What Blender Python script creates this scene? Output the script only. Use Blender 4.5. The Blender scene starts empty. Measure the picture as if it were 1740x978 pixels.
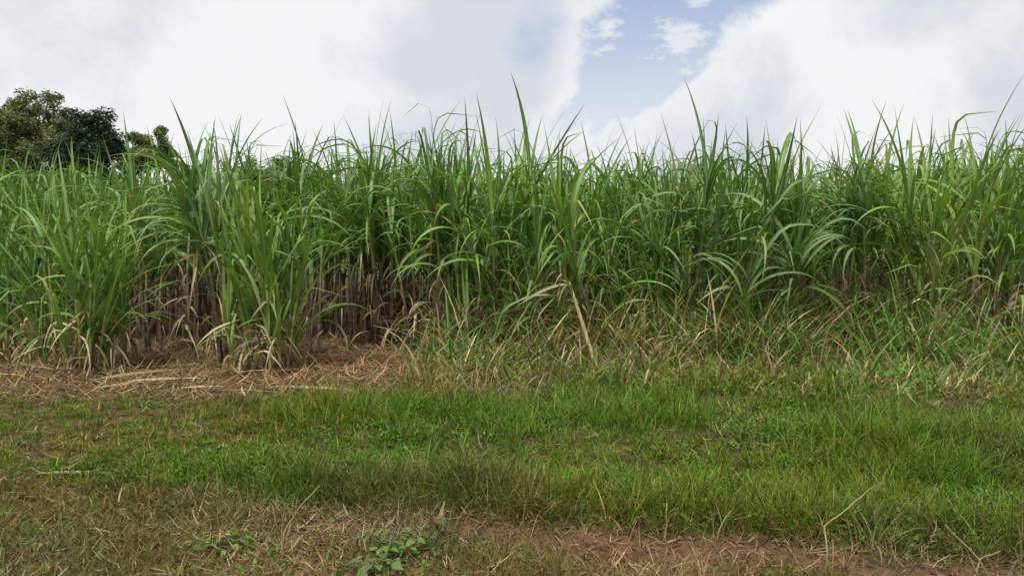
import bpy, math, random
import numpy as np
from mathutils import Vector, Matrix

random.seed(7)
RNG = np.random.default_rng(11)
scene = bpy.context.scene
col = scene.collection
R = math.radians

# ------------------------------------------------------------------ camera
F, CX, CY, HOR, CAMZ = 1290.0, 870.0, 489.0, 418.0, 1.62
PITCH = math.atan((CY - HOR) / F)
cam_d = bpy.data.cameras.new('camera')
cam_d.sensor_width = 36.0
cam_d.lens = 36.0 * F / 1740.0
cam_d.clip_end = 3000.0
cam = bpy.data.objects.new('camera', cam_d)
col.objects.link(cam)
cam.location = (0, 0, CAMZ)
cam.rotation_euler = (math.pi / 2 - PITCH, 0, 0)
scene.camera = cam

# ------------------------------------------------------------------ light
SUN_EL, SUN_AZ = R(64), R(205)          # azimuth clockwise from +Y (view direction): sun high, behind the camera
view = scene.view_settings
view.view_transform = 'Standard'
view.look = 'None'
view.gamma = 1.0
view.use_curve_mapping = False
view.exposure = 0.0

sun_d = bpy.data.lights.new('sun', 'SUN')
sun_d.energy = 5.0
sun_d.angle = R(12)
sun_d.color = (1.0, 0.95, 0.86)
sun = bpy.data.objects.new('sun', sun_d)
col.objects.link(sun)
sdir = Vector((math.sin(SUN_AZ) * math.cos(SUN_EL), math.cos(SUN_AZ) * math.cos(SUN_EL), math.sin(SUN_EL)))
sun.rotation_euler = sdir.to_track_quat('Z', 'Y').to_euler()
sun.location = (0, -10, 30)


class NT:
    """small helper to write node trees"""
    def __init__(self, tree):
        self.t = tree
        tree.nodes.clear()

    def n(self, typ, **kw):
        nd = self.t.nodes.new(typ)
        for k, v in kw.items():
            setattr(nd, k, v)
        return nd

    def put(self, sock, val):
        if isinstance(val, bpy.types.NodeSocket):
            self.t.links.new(val, sock)
        elif val is not None:
            sock.default_value = val

    def m(self, op, a, b=None, c=None, clamp=False):
        nd = self.n('ShaderNodeMath', operation=op, use_clamp=clamp)
        for i, v in enumerate((a, b, c)):
            self.put(nd.inputs[i], v)
        return nd.outputs[0]

    def ramp(self, x, lo, hi, a=0.0, b=1.0, smooth=True):
        nd = self.n('ShaderNodeMapRange', interpolation_type='SMOOTHSTEP' if smooth else 'LINEAR')
        for k, v in (('Value', x), ('From Min', lo), ('From Max', hi), ('To Min', a), ('To Max', b)):
            self.put(nd.inputs[k], v)
        return nd.outputs[0]

    def mix(self, f, a, b, blend='MIX'):
        nd = self.n('ShaderNodeMix', data_type='RGBA', blend_type=blend)
        self.put(nd.inputs[0], f)
        for s, v in ((nd.inputs[6], a), (nd.inputs[7], b)):
            if isinstance(v, tuple) and len(v) == 3:
                v = v + (1.0,)
            self.put(s, v)
        return nd.outputs[2]

    def noise(self, vec, scale, detail=4, rough=0.55, dim='3D', dist=0.0):
        nd = self.n('ShaderNodeTexNoise', noise_dimensions=dim)
        self.put(nd.inputs['Vector'], vec)
        nd.inputs['Scale'].default_value = scale
        nd.inputs['Detail'].default_value = detail
        nd.inputs['Roughness'].default_value = rough
        nd.inputs['Distortion'].default_value = dist
        return nd.outputs['Fac']


def build_world():
    w = bpy.data.worlds.new('World')
    scene.world = w
    w.use_nodes = True
    g = NT(w.node_tree)
    out = g.n('ShaderNodeOutputWorld')
    tc = g.n('ShaderNodeTexCoord').outputs['Generated']
    sky = g.n('ShaderNodeTexSky', sky_type='NISHITA')
    sky.sun_disc = False
    sky.sun_elevation = SUN_EL
    sky.sun_rotation = SUN_AZ
    sky.air_density = 1.0
    sky.dust_density = 2.0
    sky.ozone_density = 1.5
    bg_sky = g.n('ShaderNodeBackground')
    # thin veil over the open blue, so it is pale as through humid air
    skyc = g.mix(0.5, sky.outputs[0], (6.4, 7.6, 10.0))
    g.put(bg_sky.inputs[0], skyc)
    bg_sky.inputs[1].default_value = 0.1
    # direction as azimuth and elevation (radians)
    sep = g.n('ShaderNodeSeparateXYZ')
    g.put(sep.inputs[0], tc)
    az = g.m('ARCTAN2', sep.outputs[0], sep.outputs[1])
    el = g.m('ARCSINE', sep.outputs[2])
    warp = g.m('SUBTRACT', g.noise(tc, 8.0, 8, 0.62, dist=0.6), 0.5)
    fine = g.m('SUBTRACT', g.noise(tc, 26.0, 6, 0.65), 0.5)

    def gap(a0, e0, rot, la, lb, wstr):
        da, de = g.m('SUBTRACT', az, a0), g.m('SUBTRACT', el, e0)
        c, s = math.cos(rot), math.sin(rot)
        u = g.m('ADD', g.m('MULTIPLY', da, c / la), g.m('MULTIPLY', de, s / la))
        v = g.m('ADD', g.m('MULTIPLY', da, -s / lb), g.m('MULTIPLY', de, c / lb))
        d = g.m('SQRT', g.m('ADD', g.m('MULTIPLY', u, u), g.m('MULTIPLY', v, v)))
        d = g.m('ADD', d, g.m('MULTIPLY', warp, wstr))
        return g.m('ADD', d, g.m('MULTIPLY', fine, wstr * 0.35))
    d1 = gap(0.195, 0.275, R(60), 0.165, 0.085, 2.0)
    d3 = gap(0.26, 0.315, R(22), 0.15, 0.06, 1.5)
    d2 = g.m('ADD', gap(0.03, 0.25, R(70), 0.075, 0.05, 3.6), 0.48)
    dd = g.m('MINIMUM', d1, d3)
    cover = g.m('MINIMUM', g.ramp(dd, 0.55, 1.1), g.ramp(d2, 0.2, 1.5, 0.25, 1.0))
    stretch = g.n('ShaderNodeMapping'); g.put(stretch.inputs[0], tc)
    stretch.inputs['Scale'].default_value = (1.0, 1.0, 2.2)
    puff = g.ramp(g.noise(stretch.outputs[0], 11.0, 8, 0.6), 0.54, 0.66, 0.0, 0.8)
    veil = g.ramp(el, 0.33, 0.12, 0.0, 0.65)
    cover = g.m('MAXIMUM', cover, g.m('MAXIMUM', puff, veil))
    # cloud body: soft grey bellies, white billows
    big = g.noise(tc, 2.6, 5, 0.5)
    mid = g.noise(tc, 6.0, 10, 0.6, dist=0.4)
    sh = g.m('ADD', g.m('MULTIPLY', big, 0.6), g.m('MULTIPLY', mid, 0.4))
    shade = g.ramp(sh, 0.42, 0.57)
    ccol = g.mix(shade, (0.68, 0.715, 0.78), (0.90, 0.912, 0.92))
    rim = g.ramp(g.m('MINIMUM', d1, d3), 0.9, 1.8, 1.0, 0.0)
    ccol = g.mix(g.m('MULTIPLY', rim, 0.7), ccol, (0.93, 0.93, 0.945))
    bg_c = g.n('ShaderNodeBackground')
    g.put(bg_c.inputs[0], ccol)
    bg_c.inputs[1].default_value = 1.0
    mx = g.n('ShaderNodeMixShader')
    g.put(mx.inputs[0], cover)
    g.t.links.new(bg_sky.outputs[0], mx.inputs[1])
    g.t.links.new(bg_c.outputs[0], mx.inputs[2])
    g.t.links.new(mx.outputs[0], out.inputs[0])


build_world()


# ------------------------------------------------------------------ helpers
def pix(px, py, z=0.0):
    """the point at height z that a pixel of the photograph looks at"""
    x, y = (px - CX) / F, -(py - CY) / F
    c, s = math.cos(PITCH), math.sin(PITCH)
    dx, dy, dz = x, c + y * s, -s + y * c
    t = (z - CAMZ) / dz
    return dx * t, dy * t


_lat = RNG.random((96, 96))


def vnoise(x, y, s, seed=0):
    x = np.asarray(x, float) * s + seed * 17.31 + 400
    y = np.asarray(y, float) * s + seed * 9.77 + 400
    xi, yi = np.floor(x).astype(int), np.floor(y).astype(int)
    fx, fy = x - xi, y - yi
    fx, fy = fx * fx * (3 - 2 * fx), fy * fy * (3 - 2 * fy)
    a = _lat[xi % 96, yi % 96]; b = _lat[(xi + 1) % 96, yi % 96]
    c = _lat[xi % 96, (yi + 1) % 96]; d = _lat[(xi + 1) % 96, (yi + 1) % 96]
    return (a * (1 - fx) + b * fx) * (1 - fy) + (c * (1 - fx) + d * fx) * fy


def fbm(x, y, s, seed=0):
    return (vnoise(x, y, s, seed) + 0.5 * vnoise(x, y, s * 2.1, seed + 1) + 0.25 * vnoise(x, y, s * 4.3, seed + 2)) / 1.75


def sstep(a, b, x):
    t = np.clip((np.asarray(x, float) - a) / (b - a), 0, 1)
    return t * t * (3 - 2 * t)


def edge(x):
    """where the grass bank starts, along the track"""
    return 4.36 - 0.235 * np.asarray(x, float) + 0.22 * (fbm(x, x * 0 + 3, 0.9, 5) - 0.5)


def height(x, y):
    x = np.asarray(x, float); y = np.asarray(y, float)
    e = edge(x)
    bank = (0.10 * sstep(0.0, 0.28, y - e) + 0.05 * sstep(0.5, 3.0, y - e)) * (0.35 + 0.65 * sstep(-3.4, -1.6, x))
    bank += 0.10 * (1 - sstep(-3.4, -1.6, x)) * sstep(0, 3, y - e)
    near = 1 - sstep(16, 26, y)
    bump = 0.05 * (fbm(x, y, 1.1, 2) - 0.5) + 0.03 * (fbm(x, y, 4.0, 3) - 0.5)
    ridge = 0.045 * np.sin((y + .22 * x) * 3.1 + 2.2 * fbm(x, y, .5, 71)) * sstep(.4, 1.2, y - e) * (1 - sstep(7.6, 8.6, y)) * sstep(-3.5, -1.0, x)
    rut = -0.035 * np.exp(-((y - e + 0.28) / 0.18) ** 2) * sstep(-1.6, 0.2, x)
    return (bank + bump + rut + ridge) * near + 0.15 * (1 - near)


def hz(x, y):
    return float(height(np.array([x]), np.array([y]))[0])


def link(o, parent=None):
    col.objects.link(o)
    if parent is not None:
        o.parent = parent
    return o


def tag(o, label=None, cat=None, group=None, kind=None):
    if label: o['label'] = label
    if cat: o['category'] = cat
    if group: o['group'] = group
    if kind: o['kind'] = kind
    return o


def mesh_np(name, V, faces, mat=None, vcol=None, uv=None, smooth=True):
    """V (n,3); faces: list of (m,k) int arrays"""
    me = bpy.data.meshes.new(name)
    V = np.asarray(V, np.float32)
    me.vertices.add(len(V))
    me.vertices.foreach_set('co', V.ravel())
    loops = np.concatenate([f.ravel() for f in faces]).astype(np.int32)
    tot = np.concatenate([np.full(len(f), f.shape[1], np.int32) for f in faces])
    start = np.concatenate([[0], np.cumsum(tot)[:-1]]).astype(np.int32)
    me.loops.add(len(loops))
    me.loops.foreach_set('vertex_index', loops)
    me.polygons.add(len(tot))
    me.polygons.foreach_set('loop_start', start)
    me.polygons.foreach_set('loop_total', tot)
    me.polygons.foreach_set('use_smooth', np.full(len(tot), smooth, bool))
    if vcol is not None:
        a = me.attributes.new('col', 'FLOAT_COLOR', 'POINT')
        c = np.ones((len(V), 4), np.float32)
        c[:, :3] = vcol
        a.data.foreach_set('color', c.ravel())
    if uv is not None:
        l = me.uv_layers.new(name='UVMap')
        l.data.foreach_set('uv', np.asarray(uv, np.float32)[loops].ravel())
    me.update(calc_edges=True)
    if mat:
        me.materials.append(mat)
    return me


# ------------------------------------------------------------------ materials
def new_mat(name):
    m = bpy.data.materials.new(name)
    m.use_nodes = True
    return m, NT(m.node_tree)


def leafy(g, colour, rough=0.5, trans=0.35, spec=0.35, tint=(1.1, 1.25, 0.6), bump=None):
    out = g.n('ShaderNodeOutputMaterial')
    p = g.n('ShaderNodeBsdfPrincipled')
    g.put(p.inputs['Base Color'], colour)
    p.inputs['Roughness'].default_value = rough
    p.inputs['Specular IOR Level'].default_value = spec
    if bump is not None:
        b = g.n('ShaderNodeBump')
        b.inputs['Strength'].default_value = 0.25
        b.inputs['Distance'].default_value = 0.01
        g.put(b.inputs['Height'], bump)
        g.t.links.new(b.outputs[0], p.inputs['Normal'])
    tr = g.n('ShaderNodeBsdfTranslucent')
    g.put(tr.inputs[0], g.mix(1.0, colour, tint, 'MULTIPLY'))
    mx = g.n('ShaderNodeMixShader')
    mx.inputs[0].default_value = trans
    g.t.links.new(p.outputs[0], mx.inputs[1])
    g.t.links.new(tr.outputs[0], mx.inputs[2])
    g.t.links.new(mx.outputs[0], out.inputs[0])


def cane_leaf_mat(name, from_object=True, dry=False):
    m, g = new_mat(name)
    uvn = g.n('ShaderNodeUVMap').outputs[0]
    sp = g.n('ShaderNodeSeparateXYZ'); g.put(sp.inputs[0], uvn)
    oi = g.n('ShaderNodeObjectInfo')
    if from_object:
        base = oi.outputs['Color']
    else:
        base = g.n('ShaderNodeAttribute', attribute_name='col').outputs['Color']
    geo = g.n('ShaderNodeNewGeometry')
    nz = g.noise(geo.outputs['Position'], 5.0, 3)
    c = g.mix(g.ramp(nz, 0.3, 0.7, 0.0, 0.35), base, g.mix(1.0, base, (0.72, 0.8, 0.7), 'MULTIPLY'))
    # pale midrib
    d = g.m('ABSOLUTE', g.m('SUBTRACT', sp.outputs[0], 0.5))
    rib = g.ramp(d, 0.04, 0.12, 0.75, 0.0)
    rib = g.m('MULTIPLY', rib, g.ramp(sp.outputs[1], 0.55, 0.95, 1.0, 0.0))
    bl = g.noise(geo.outputs['Position'], 38.0, 3)
    c = g.mix(g.ramp(bl, 0.60, 0.72, 0.0, 0.5), c, (0.20, 0.17, 0.06))
    c = g.mix(rib, c, (0.30, 0.30, 0.17) if dry else (0.30, 0.40, 0.15))
    if not dry:
        # tips scorched brown
        tn = g.noise(geo.outputs['Position'], 1.7, 2)
        tip = g.m('MULTIPLY', g.ramp(sp.outputs[1], 0.80, 1.0), g.ramp(tn, 0.48, 0.62))
        c = g.mix(tip, c, (0.19, 0.13, 0.06))
    st = g.noise(g.n('ShaderNodeVectorMath', operation='MULTIPLY').outputs[0], 1.0)
    vm = [n for n in g.t.nodes if n.type == 'VECT_MATH'][-1]
    g.put(vm.inputs[0], uvn); vm.inputs[1].default_value = (26.0, 1.5, 1.0)
    leafy(g, c, 0.45 if not dry else 0.7, 0.24 if not dry else 0.12, 0.28 if not dry else 0.2,
          (1.15, 1.35, 0.5) if not dry else (1.1, 0.95, 0.7), st)
    return m


def attr_mat(name, rough=0.6, trans=0.25, spec=0.25, tint=(1.1, 1.2, 0.6)):
    m, g = new_mat(name)
    base = g.n('ShaderNodeAttribute', attribute_name='col').outputs['Color']
    leafy(g, base, rough, trans, spec, tint)
    return m


def obj_mat(name, rough=0.6, trans=0.25, spec=0.3, var=0.25, tint=(1.1, 1.2, 0.6)):
    m, g = new_mat(name)
    oi = g.n('ShaderNodeObjectInfo')
    geo = g.n('ShaderNodeNewGeometry')
    nz = g.noise(geo.outputs['Position'], 22.0, 3)
    c = g.mix(g.ramp(nz, 0.3, 0.7, 0.0, var * 2), oi.outputs['Color'], g.mix(1.0, oi.outputs['Color'], (0.6, 0.6, 0.55), 'MULTIPLY'))
    leafy(g, c, rough, trans, spec, tint)
    return m


M_leaf = cane_leaf_mat('cane_leaf_green')
M_dry = cane_leaf_mat('cane_leaf_dry', dry=True)
M_field = cane_leaf_mat('cane_leaf_field', from_object=False)
M_grass = attr_mat('grass_blades', 0.6, 0.25, 0.15)
M_straw = attr_mat('straw', 0.75, 0.12, 0.15, (1.1, 0.95, 0.7))
M_tree = attr_mat('tree_leaves', 0.55, 0.25, 0.3)
M_weed = obj_mat('weed_leaf', 0.5, 0.3, 0.35)
M_stem = obj_mat('dry_stem', 0.7, 0.08, 0.2, tint=(1.1, 0.95, 0.7))


def stalk_mat():
    m, g = new_mat('cane_stalk')
    base = g.n('ShaderNodeAttribute', attribute_name='col').outputs['Color']
    tc = g.n('ShaderNodeTexCoord').outputs['Object']
    oi = g.n('ShaderNodeObjectInfo')
    mp = g.n('ShaderNodeMapping'); g.put(mp.inputs[0], tc)
    mp.inputs['Scale'].default_value = (40, 40, 2.5)
    off = g.n('ShaderNodeCombineXYZ'); g.put(off.inputs[0], g.m('MULTIPLY', oi.outputs['Random'], 37.0))
    g.t.links.new(off.outputs[0], mp.inputs['Location'])
    nz = g.noise(mp.outputs[0], 1.0, 4)
    c = g.mix(g.ramp(nz, 0.35, 0.7), base, g.mix(1.0, base, (2.0, 1.75, 1.5), 'MULTIPLY'))
    nz2 = g.noise(mp.outputs[0], 0.6, 3)
    c = g.mix(g.ramp(nz2, 0.55, 0.75, 0, 0.7), c, (0.07, 0.045, 0.045))
    leafy(g, c, 0.6, 0.0, 0.3, bump=nz)
    return m


M_stalk = stalk_mat()


def soil_mat(name, a, b, c3, grassy):
    m, g = new_mat(name)
    geo = g.n('ShaderNodeNewGeometry').outputs['Position']
    n1 = g.noise(geo, 1.3, 6, 0.6)
    n2 = g.noise(geo, 14.0, 6, 0.65)
    n3 = g.noise(geo, 70.0, 4, 0.6)
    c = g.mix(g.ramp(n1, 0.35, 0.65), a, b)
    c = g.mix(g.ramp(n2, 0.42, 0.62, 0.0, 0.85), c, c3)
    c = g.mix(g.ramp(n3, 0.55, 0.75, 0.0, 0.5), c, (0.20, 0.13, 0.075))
    if grassy:
        sp = g.n('ShaderNodeSeparateXYZ'); g.put(sp.inputs[0], geo)
        far = g.ramp(sp.outputs[1], 14.0, 40.0)
        c = g.mix(far, c, (0.05, 0.085, 0.025))
    out = g.n('ShaderNodeOutputMaterial')
    p = g.n('ShaderNodeBsdfPrincipled')
    g.put(p.inputs['Base Color'], c)
    p.inputs['Roughness'].default_value = 0.95
    p.inputs['Specular IOR Level'].default_value = 0.15
    b_ = g.n('ShaderNodeBump')
    b_.inputs['Strength'].default_value = 0.9
    b_.inputs['Distance'].default_value = 0.03
    g.put(b_.inputs['Height'], g.m('ADD', n2, g.m('MULTIPLY', n3, 0.4)))
    g.t.links.new(b_.outputs[0], p.inputs['Normal'])
    g.t.links.new(p.outputs[0], out.inputs[0])
    return m


# ------------------------------------------------------------------ ground
def build_ground():
    near = np.linspace(-9, 9, 181)
    xs = np.concatenate([[-1500, -500, -180, -70, -35, -18, -12], near, [12, 18, 35, 70, 180, 500, 1500]])
    ys = np.concatenate([[-300, -60, -15, -3, 0, 1.5, 2.4], np.arange(3.0, 13.0, 0.09),
                         [13.5, 14.5, 16, 18, 21, 26, 34, 50, 80, 150, 400, 1000, 2500]])
    X, Y = np.meshgrid(xs, ys, indexing='ij')
    Z = height(X, Y)
    V = np.stack([X, Y, Z], -1).reshape(-1, 3)
    nx, ny = len(xs), len(ys)
    i, j = np.meshgrid(np.arange(nx - 1), np.arange(ny - 1), indexing='ij')
    a = (i * ny + j).ravel()
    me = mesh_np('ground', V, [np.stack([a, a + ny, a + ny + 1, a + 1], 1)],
                 soil_mat('ground_soil', (0.075, 0.05, 0.028), (0.105, 0.064, 0.034), (0.045, 0.04, 0.018), True))  # soil colours darkened for the shade and thatch under the grass
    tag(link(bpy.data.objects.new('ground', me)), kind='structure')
    # bare red track along the foot of the bank
    xs = np.linspace(-2.2, 7.5, 160)
    us = np.linspace(0, 1, 12)
    wid = 0.30 * sstep(-2.2, 0.2, xs) * (0.75 + 0.5 * fbm(xs, xs * 0, 1.6, 8)) + 0.02
    e = edge(xs) + 0.05
    X = np.repeat(xs[:, None], 12, 1)
    Y = e[:, None] - us[None, :] * wid[:, None]
    lift = 0.012 - 0.05 * (1 - np.minimum(1, np.minimum(us, 1 - us) * 5))[None, :] ** 2
    V = np.stack([X, Y, height(X, Y) + lift], -1).reshape(-1, 3)
    i, j = np.meshgrid(np.arange(159), np.arange(11), indexing='ij')
    a = (i * 12 + j).ravel()
    me = mesh_np('dirt_track', V, [np.stack([a, a + 1, a + 13, a + 12], 1)],
                 soil_mat('track_soil', (0.11, 0.06, 0.035), (0.155, 0.088, 0.05), (0.05, 0.03, 0.02), False))
    tag(link(bpy.data.objects.new('dirt_track', me)), kind='structure')


build_ground()


def build_clods():
    n = 2600
    x = RNG.uniform(-2.0, 5.0, n)
    y = edge(x) + .06 - RNG.random(n) ** .8 * .55
    r = .004 + .016 * RNG.random(n) ** 3
    base = np.array([(1, 0, 0), (-1, 0, 0), (0, 1, 0), (0, -1, 0), (0, 0, .8), (0, 0, -.8)], float)
    tri = np.array([(0, 2, 4), (2, 1, 4), (1, 3, 4), (3, 0, 4), (2, 0, 5), (1, 2, 5), (3, 1, 5), (0, 3, 5)])
    V = base[None] * r[:, None, None] * RNG.uniform(.6, 1.4, (n, 6, 1)) + RNG.normal(0, .15, (n, 6, 3)) * r[:, None, None]
    V += np.stack([x, y, height(x, y) + .012 + r * .3], 1)[:, None]
    Fq = (np.arange(n) * 6)[:, None, None] + tri[None]
    C = np.repeat(np.array((.13, .075, .045))[None] * RNG.uniform(.5, 1.5, (n, 1)), 6, 0)
    me = mesh_np('soil_clods', V.reshape(-1, 3), [Fq.reshape(-1, 3)], M_straw, vcol=C, smooth=False)
    tag(link(bpy.data.objects.new('soil_clods', me)), 'small red brown soil crumbs on the bare track', 'soil', kind='stuff')


build_clods()


# ------------------------------------------------------------------ cane leaf and stalk meshes
def leaf_arrays(L, W, a0, a1, power=1.3, kink=None, twist=0.0, sway=0.0, segs=11, fold=0.28):
    """one strap leaf growing from the origin, leaning to +x; returns verts, quads, uv"""
    V, UV = [], []
    p = np.zeros(3)
    th_prev = a0
    for k in range(segs + 1):
        s = k / segs
        th = a0 + (a1 - a0) * s ** power
        if kink and s > kink[0]:
            th = th + kink[1] * min(1.0, (s - kink[0]) / 0.07)
        th = min(th, R(176))
        if k:
            tm = 0.5 * (th + th_prev)
            p = p + np.array([math.sin(tm), sway * math.sin(s * 2.6) / 1.0, math.cos(tm)]) * (L / segs)
        th_prev = th
        w = W * 0.5 * (0.45 + 0.55 * min(1, s * 5)) * max(0.0, 1 - s ** 1.9) ** 0.95
        w = max(w, 0.0012)
        tw = twist * s
        lat = np.array([0, 1, 0]) * math.cos(tw) + np.array([math.cos(th), 0, -math.sin(th)]) * math.sin(tw)
        up = np.array([-math.cos(th), 0, math.sin(th)]) * math.cos(tw) + np.array([0, 1, 0]) * math.sin(tw)
        for q, u in ((-1, 0.0), (0, 0.5), (1, 1.0)):
            V.append(p + lat * w * q + up * abs(q) * w * fold)
            UV.append((u, s))
    fs = []
    for k in range(segs):
        b = 3 * k
        fs += [(b, b + 1, b + 4, b + 3), (b + 1, b + 2, b + 5, b + 4)]
    return np.array(V), np.array(fs), np.array(UV)


def spec(kind):
    r = random.uniform
    if kind == 'erect':
        return dict(L=r(1.15, 1.5), W=r(.044, .066), a0=R(r(3, 10)), a1=R(r(16, 42)), power=1.4, twist=r(-1.2, 1.2), sway=r(-.08, .08))
    if kind == 'kink':
        return dict(L=r(1.25, 1.6), W=r(.042, .062), a0=R(r(2, 8)), a1=R(r(10, 26)), kink=(r(.55, .74), R(r(75, 135))), twist=r(-.8, .8), sway=r(-.06, .06))
    if kind == 'arch':
        return dict(L=r(1.15, 1.55), W=r(.05, .08), a0=R(r(10, 22)), a1=R(r(80, 135)), power=r(1.3, 1.9), kink=random.choice((None, None, (r(.4, .75), R(r(20, 60))))), twist=r(-1.0, 1.0), sway=r(-.1, .1))
    if kind == 'flop':
        return dict(L=r(1.0, 1.4), W=r(.046, .074), a0=R(r(20, 36)), a1=R(r(135, 170)), power=r(.8, 1.3), twist=r(-1.4, 1.4), sway=r(-.12, .12))
    if kind == 'young':
        return dict(L=r(.7, 1.05), W=r(.035, .055), a0=R(r(4, 16)), a1=R(r(30, 80)), power=1.4, twist=r(-1, 1), sway=r(-.1, .1))
    if kind == 'dryhang':
        return dict(L=r(.55, 1.0), W=r(.03, .055), a0=R(r(30, 60)), a1=R(176), power=r(.35, .6), twist=r(-4, 4), sway=r(-.15, .15), fold=.6)
    if kind == 'dryout':
        return dict(L=r(.5, .95), W=r(.028, .05), a0=R(r(45, 80)), a1=R(r(115, 160)), power=r(.7, 2.2), twist=r(-3, 3), sway=r(-.3, .3), fold=.5)
    if kind == 'steep':
        return dict(L=r(1.15, 1.65), W=r(.04, .062), a0=R(r(6, 18)), a1=R(r(38, 85)), power=r(1.3, 2.2), twist=r(-1.2, 1.2), sway=r(-.1, .1))
    if kind == 'dryfold':
        return dict(L=r(.6, 1.15), W=r(.03, .048), a0=R(r(25, 60)), a1=R(r(70, 95)), power=1.2, kink=(r(.25, .65), R(r(40, 85))), twist=r(-1.5, 1.5), sway=r(-.2, .2), fold=.35)
    if kind == 'fallen':
        return dict(L=r(.4, 1.0), W=r(.028, .048), a0=R(r(84, 88)), a1=R(r(92, 98)), power=1, twist=r(-1.5, 1.5), sway=r(-.5, .5), fold=.3)


LEAVES = {}
for kd, n in (('erect', 12), ('kink', 10), ('arch', 14), ('flop', 12), ('young', 8), ('dryhang', 10), ('dryout', 12), ('dryfold', 12), ('steep', 12), ('fallen', 12)):
    LEAVES[kd] = []
    for q in range(n):
        V, Fq, UV = leaf_arrays(**spec(kd))
        LEAVES[kd].append(mesh_np('dry_leaf' if kd[:3] == 'dry' or kd == 'fallen' else 'leaf', V, [Fq],
                                  M_dry if kd[:3] == 'dry' or kd == 'fallen' else M_leaf, uv=UV))


def tube(path, radii, sides=6):
    V = []
    for i, p in enumerate(path):
        a = path[max(i - 1, 0)]; b = path[min(i + 1, len(path) - 1)]
        t = Vector(b) - Vector(a)
        t.normalize()
        ref = Vector((1, 0, 0)) if abs(t.x) < 0.9 else Vector((0, 1, 0))
        u = t.cross(ref).normalized(); v = t.cross(u)
        for k in range(sides):
            an = 2 * math.pi * k / sides
            V.append(np.array(Vector(p) + (u * math.cos(an) + v * math.sin(an)) * radii[i]))
    fs = []
    for i in range(len(path) - 1):
        for k in range(sides):
            k2 = (k + 1) % sides
            fs.append((i * sides + k, i * sides + k2, (i + 1) * sides + k2, (i + 1) * sides + k))
    return np.array(V), np.array(fs)


def stalk_point(h, b, s):
    return Vector((b * s * s * h, 0.15 * b * math.sin(3 * s) * h, h * s))


STALKS = {}
HS = (0.22, 0.5, 0.8, 1.05, 1.3, 1.5, 1.7, 1.9, 2.1, 2.3, 2.5)
for h, b, green in [(h, b, gq) for h in HS for b in (0.02, 0.09, 0.18) for gq in (0, 1)]:
    if True:
        ns = max(4, int(h / 0.13))
        path, rad, cc = [], [], []
        for i in range(ns * 2 + 1):
            s = i / (ns * 2)
            path.append(stalk_point(h, b, s))
            node = (i % 2 == 0)
            r0 = 0.019 if s < 0.7 else 0.019 - 0.008 * (s - 0.7) / 0.3
            rad.append(r0 * (1.16 if node else 0.96))
            g_ = float(sstep(0.45, 0.85, s)) if h > 0.6 else float(sstep(0.0, 0.4, s))
            if green: g_ = float(sstep(0.02, 0.25, s))
            lo = np.array((0.085, 0.062, 0.055)); hi = np.array((0.12, 0.17, 0.05))
            c = lo * (1 - g_) + hi * g_
            if node and s < 0.7: c = c * np.array((1.4, 1.35, 1.25))
            cc += [c] * 6
        path.append(stalk_point(h, b, 1.0) + Vector((0, 0, 0.06))); rad.append(0.003); cc += [np.array((0.12, 0.19, 0.05))] * 6
        V, Fq = tube(path, rad)
        STALKS[(h, b, green)] = mesh_np('stalk', V, [Fq], M_stalk, vcol=np.array(cc))


def rcol(c, v=0.22):
    k = random.uniform(1 - v, 1 + v)
    if random.random() < .07 and c[1] > c[0] * 1.2: c = (.22, .24, .075)
    return (c[0] * k * random.uniform(.85, 1.15), c[1] * k, c[2] * k * random.uniform(.8, 1.2), 1.0)


def add_leaf(kind, parent, loc, az, tilt=0.0, scale=1.0, colour=(.06, .14, .03, 1), name=None):
    me = random.choice(LEAVES[kind])
    o = bpy.data.objects.new(name or me.name.split('.')[0], me)
    o.location = loc
    o.rotation_euler = (random.uniform(-.12, .12), tilt, az)
    o.scale = (scale,) * 3
    o.color = colour
    return link(o, parent)


STRAW = [(.42, .33, .20), (.36, .28, .165), (.50, .41, .27), (.24, .165, .10), (.18, .12, .08)]


TOPS = {}


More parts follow.
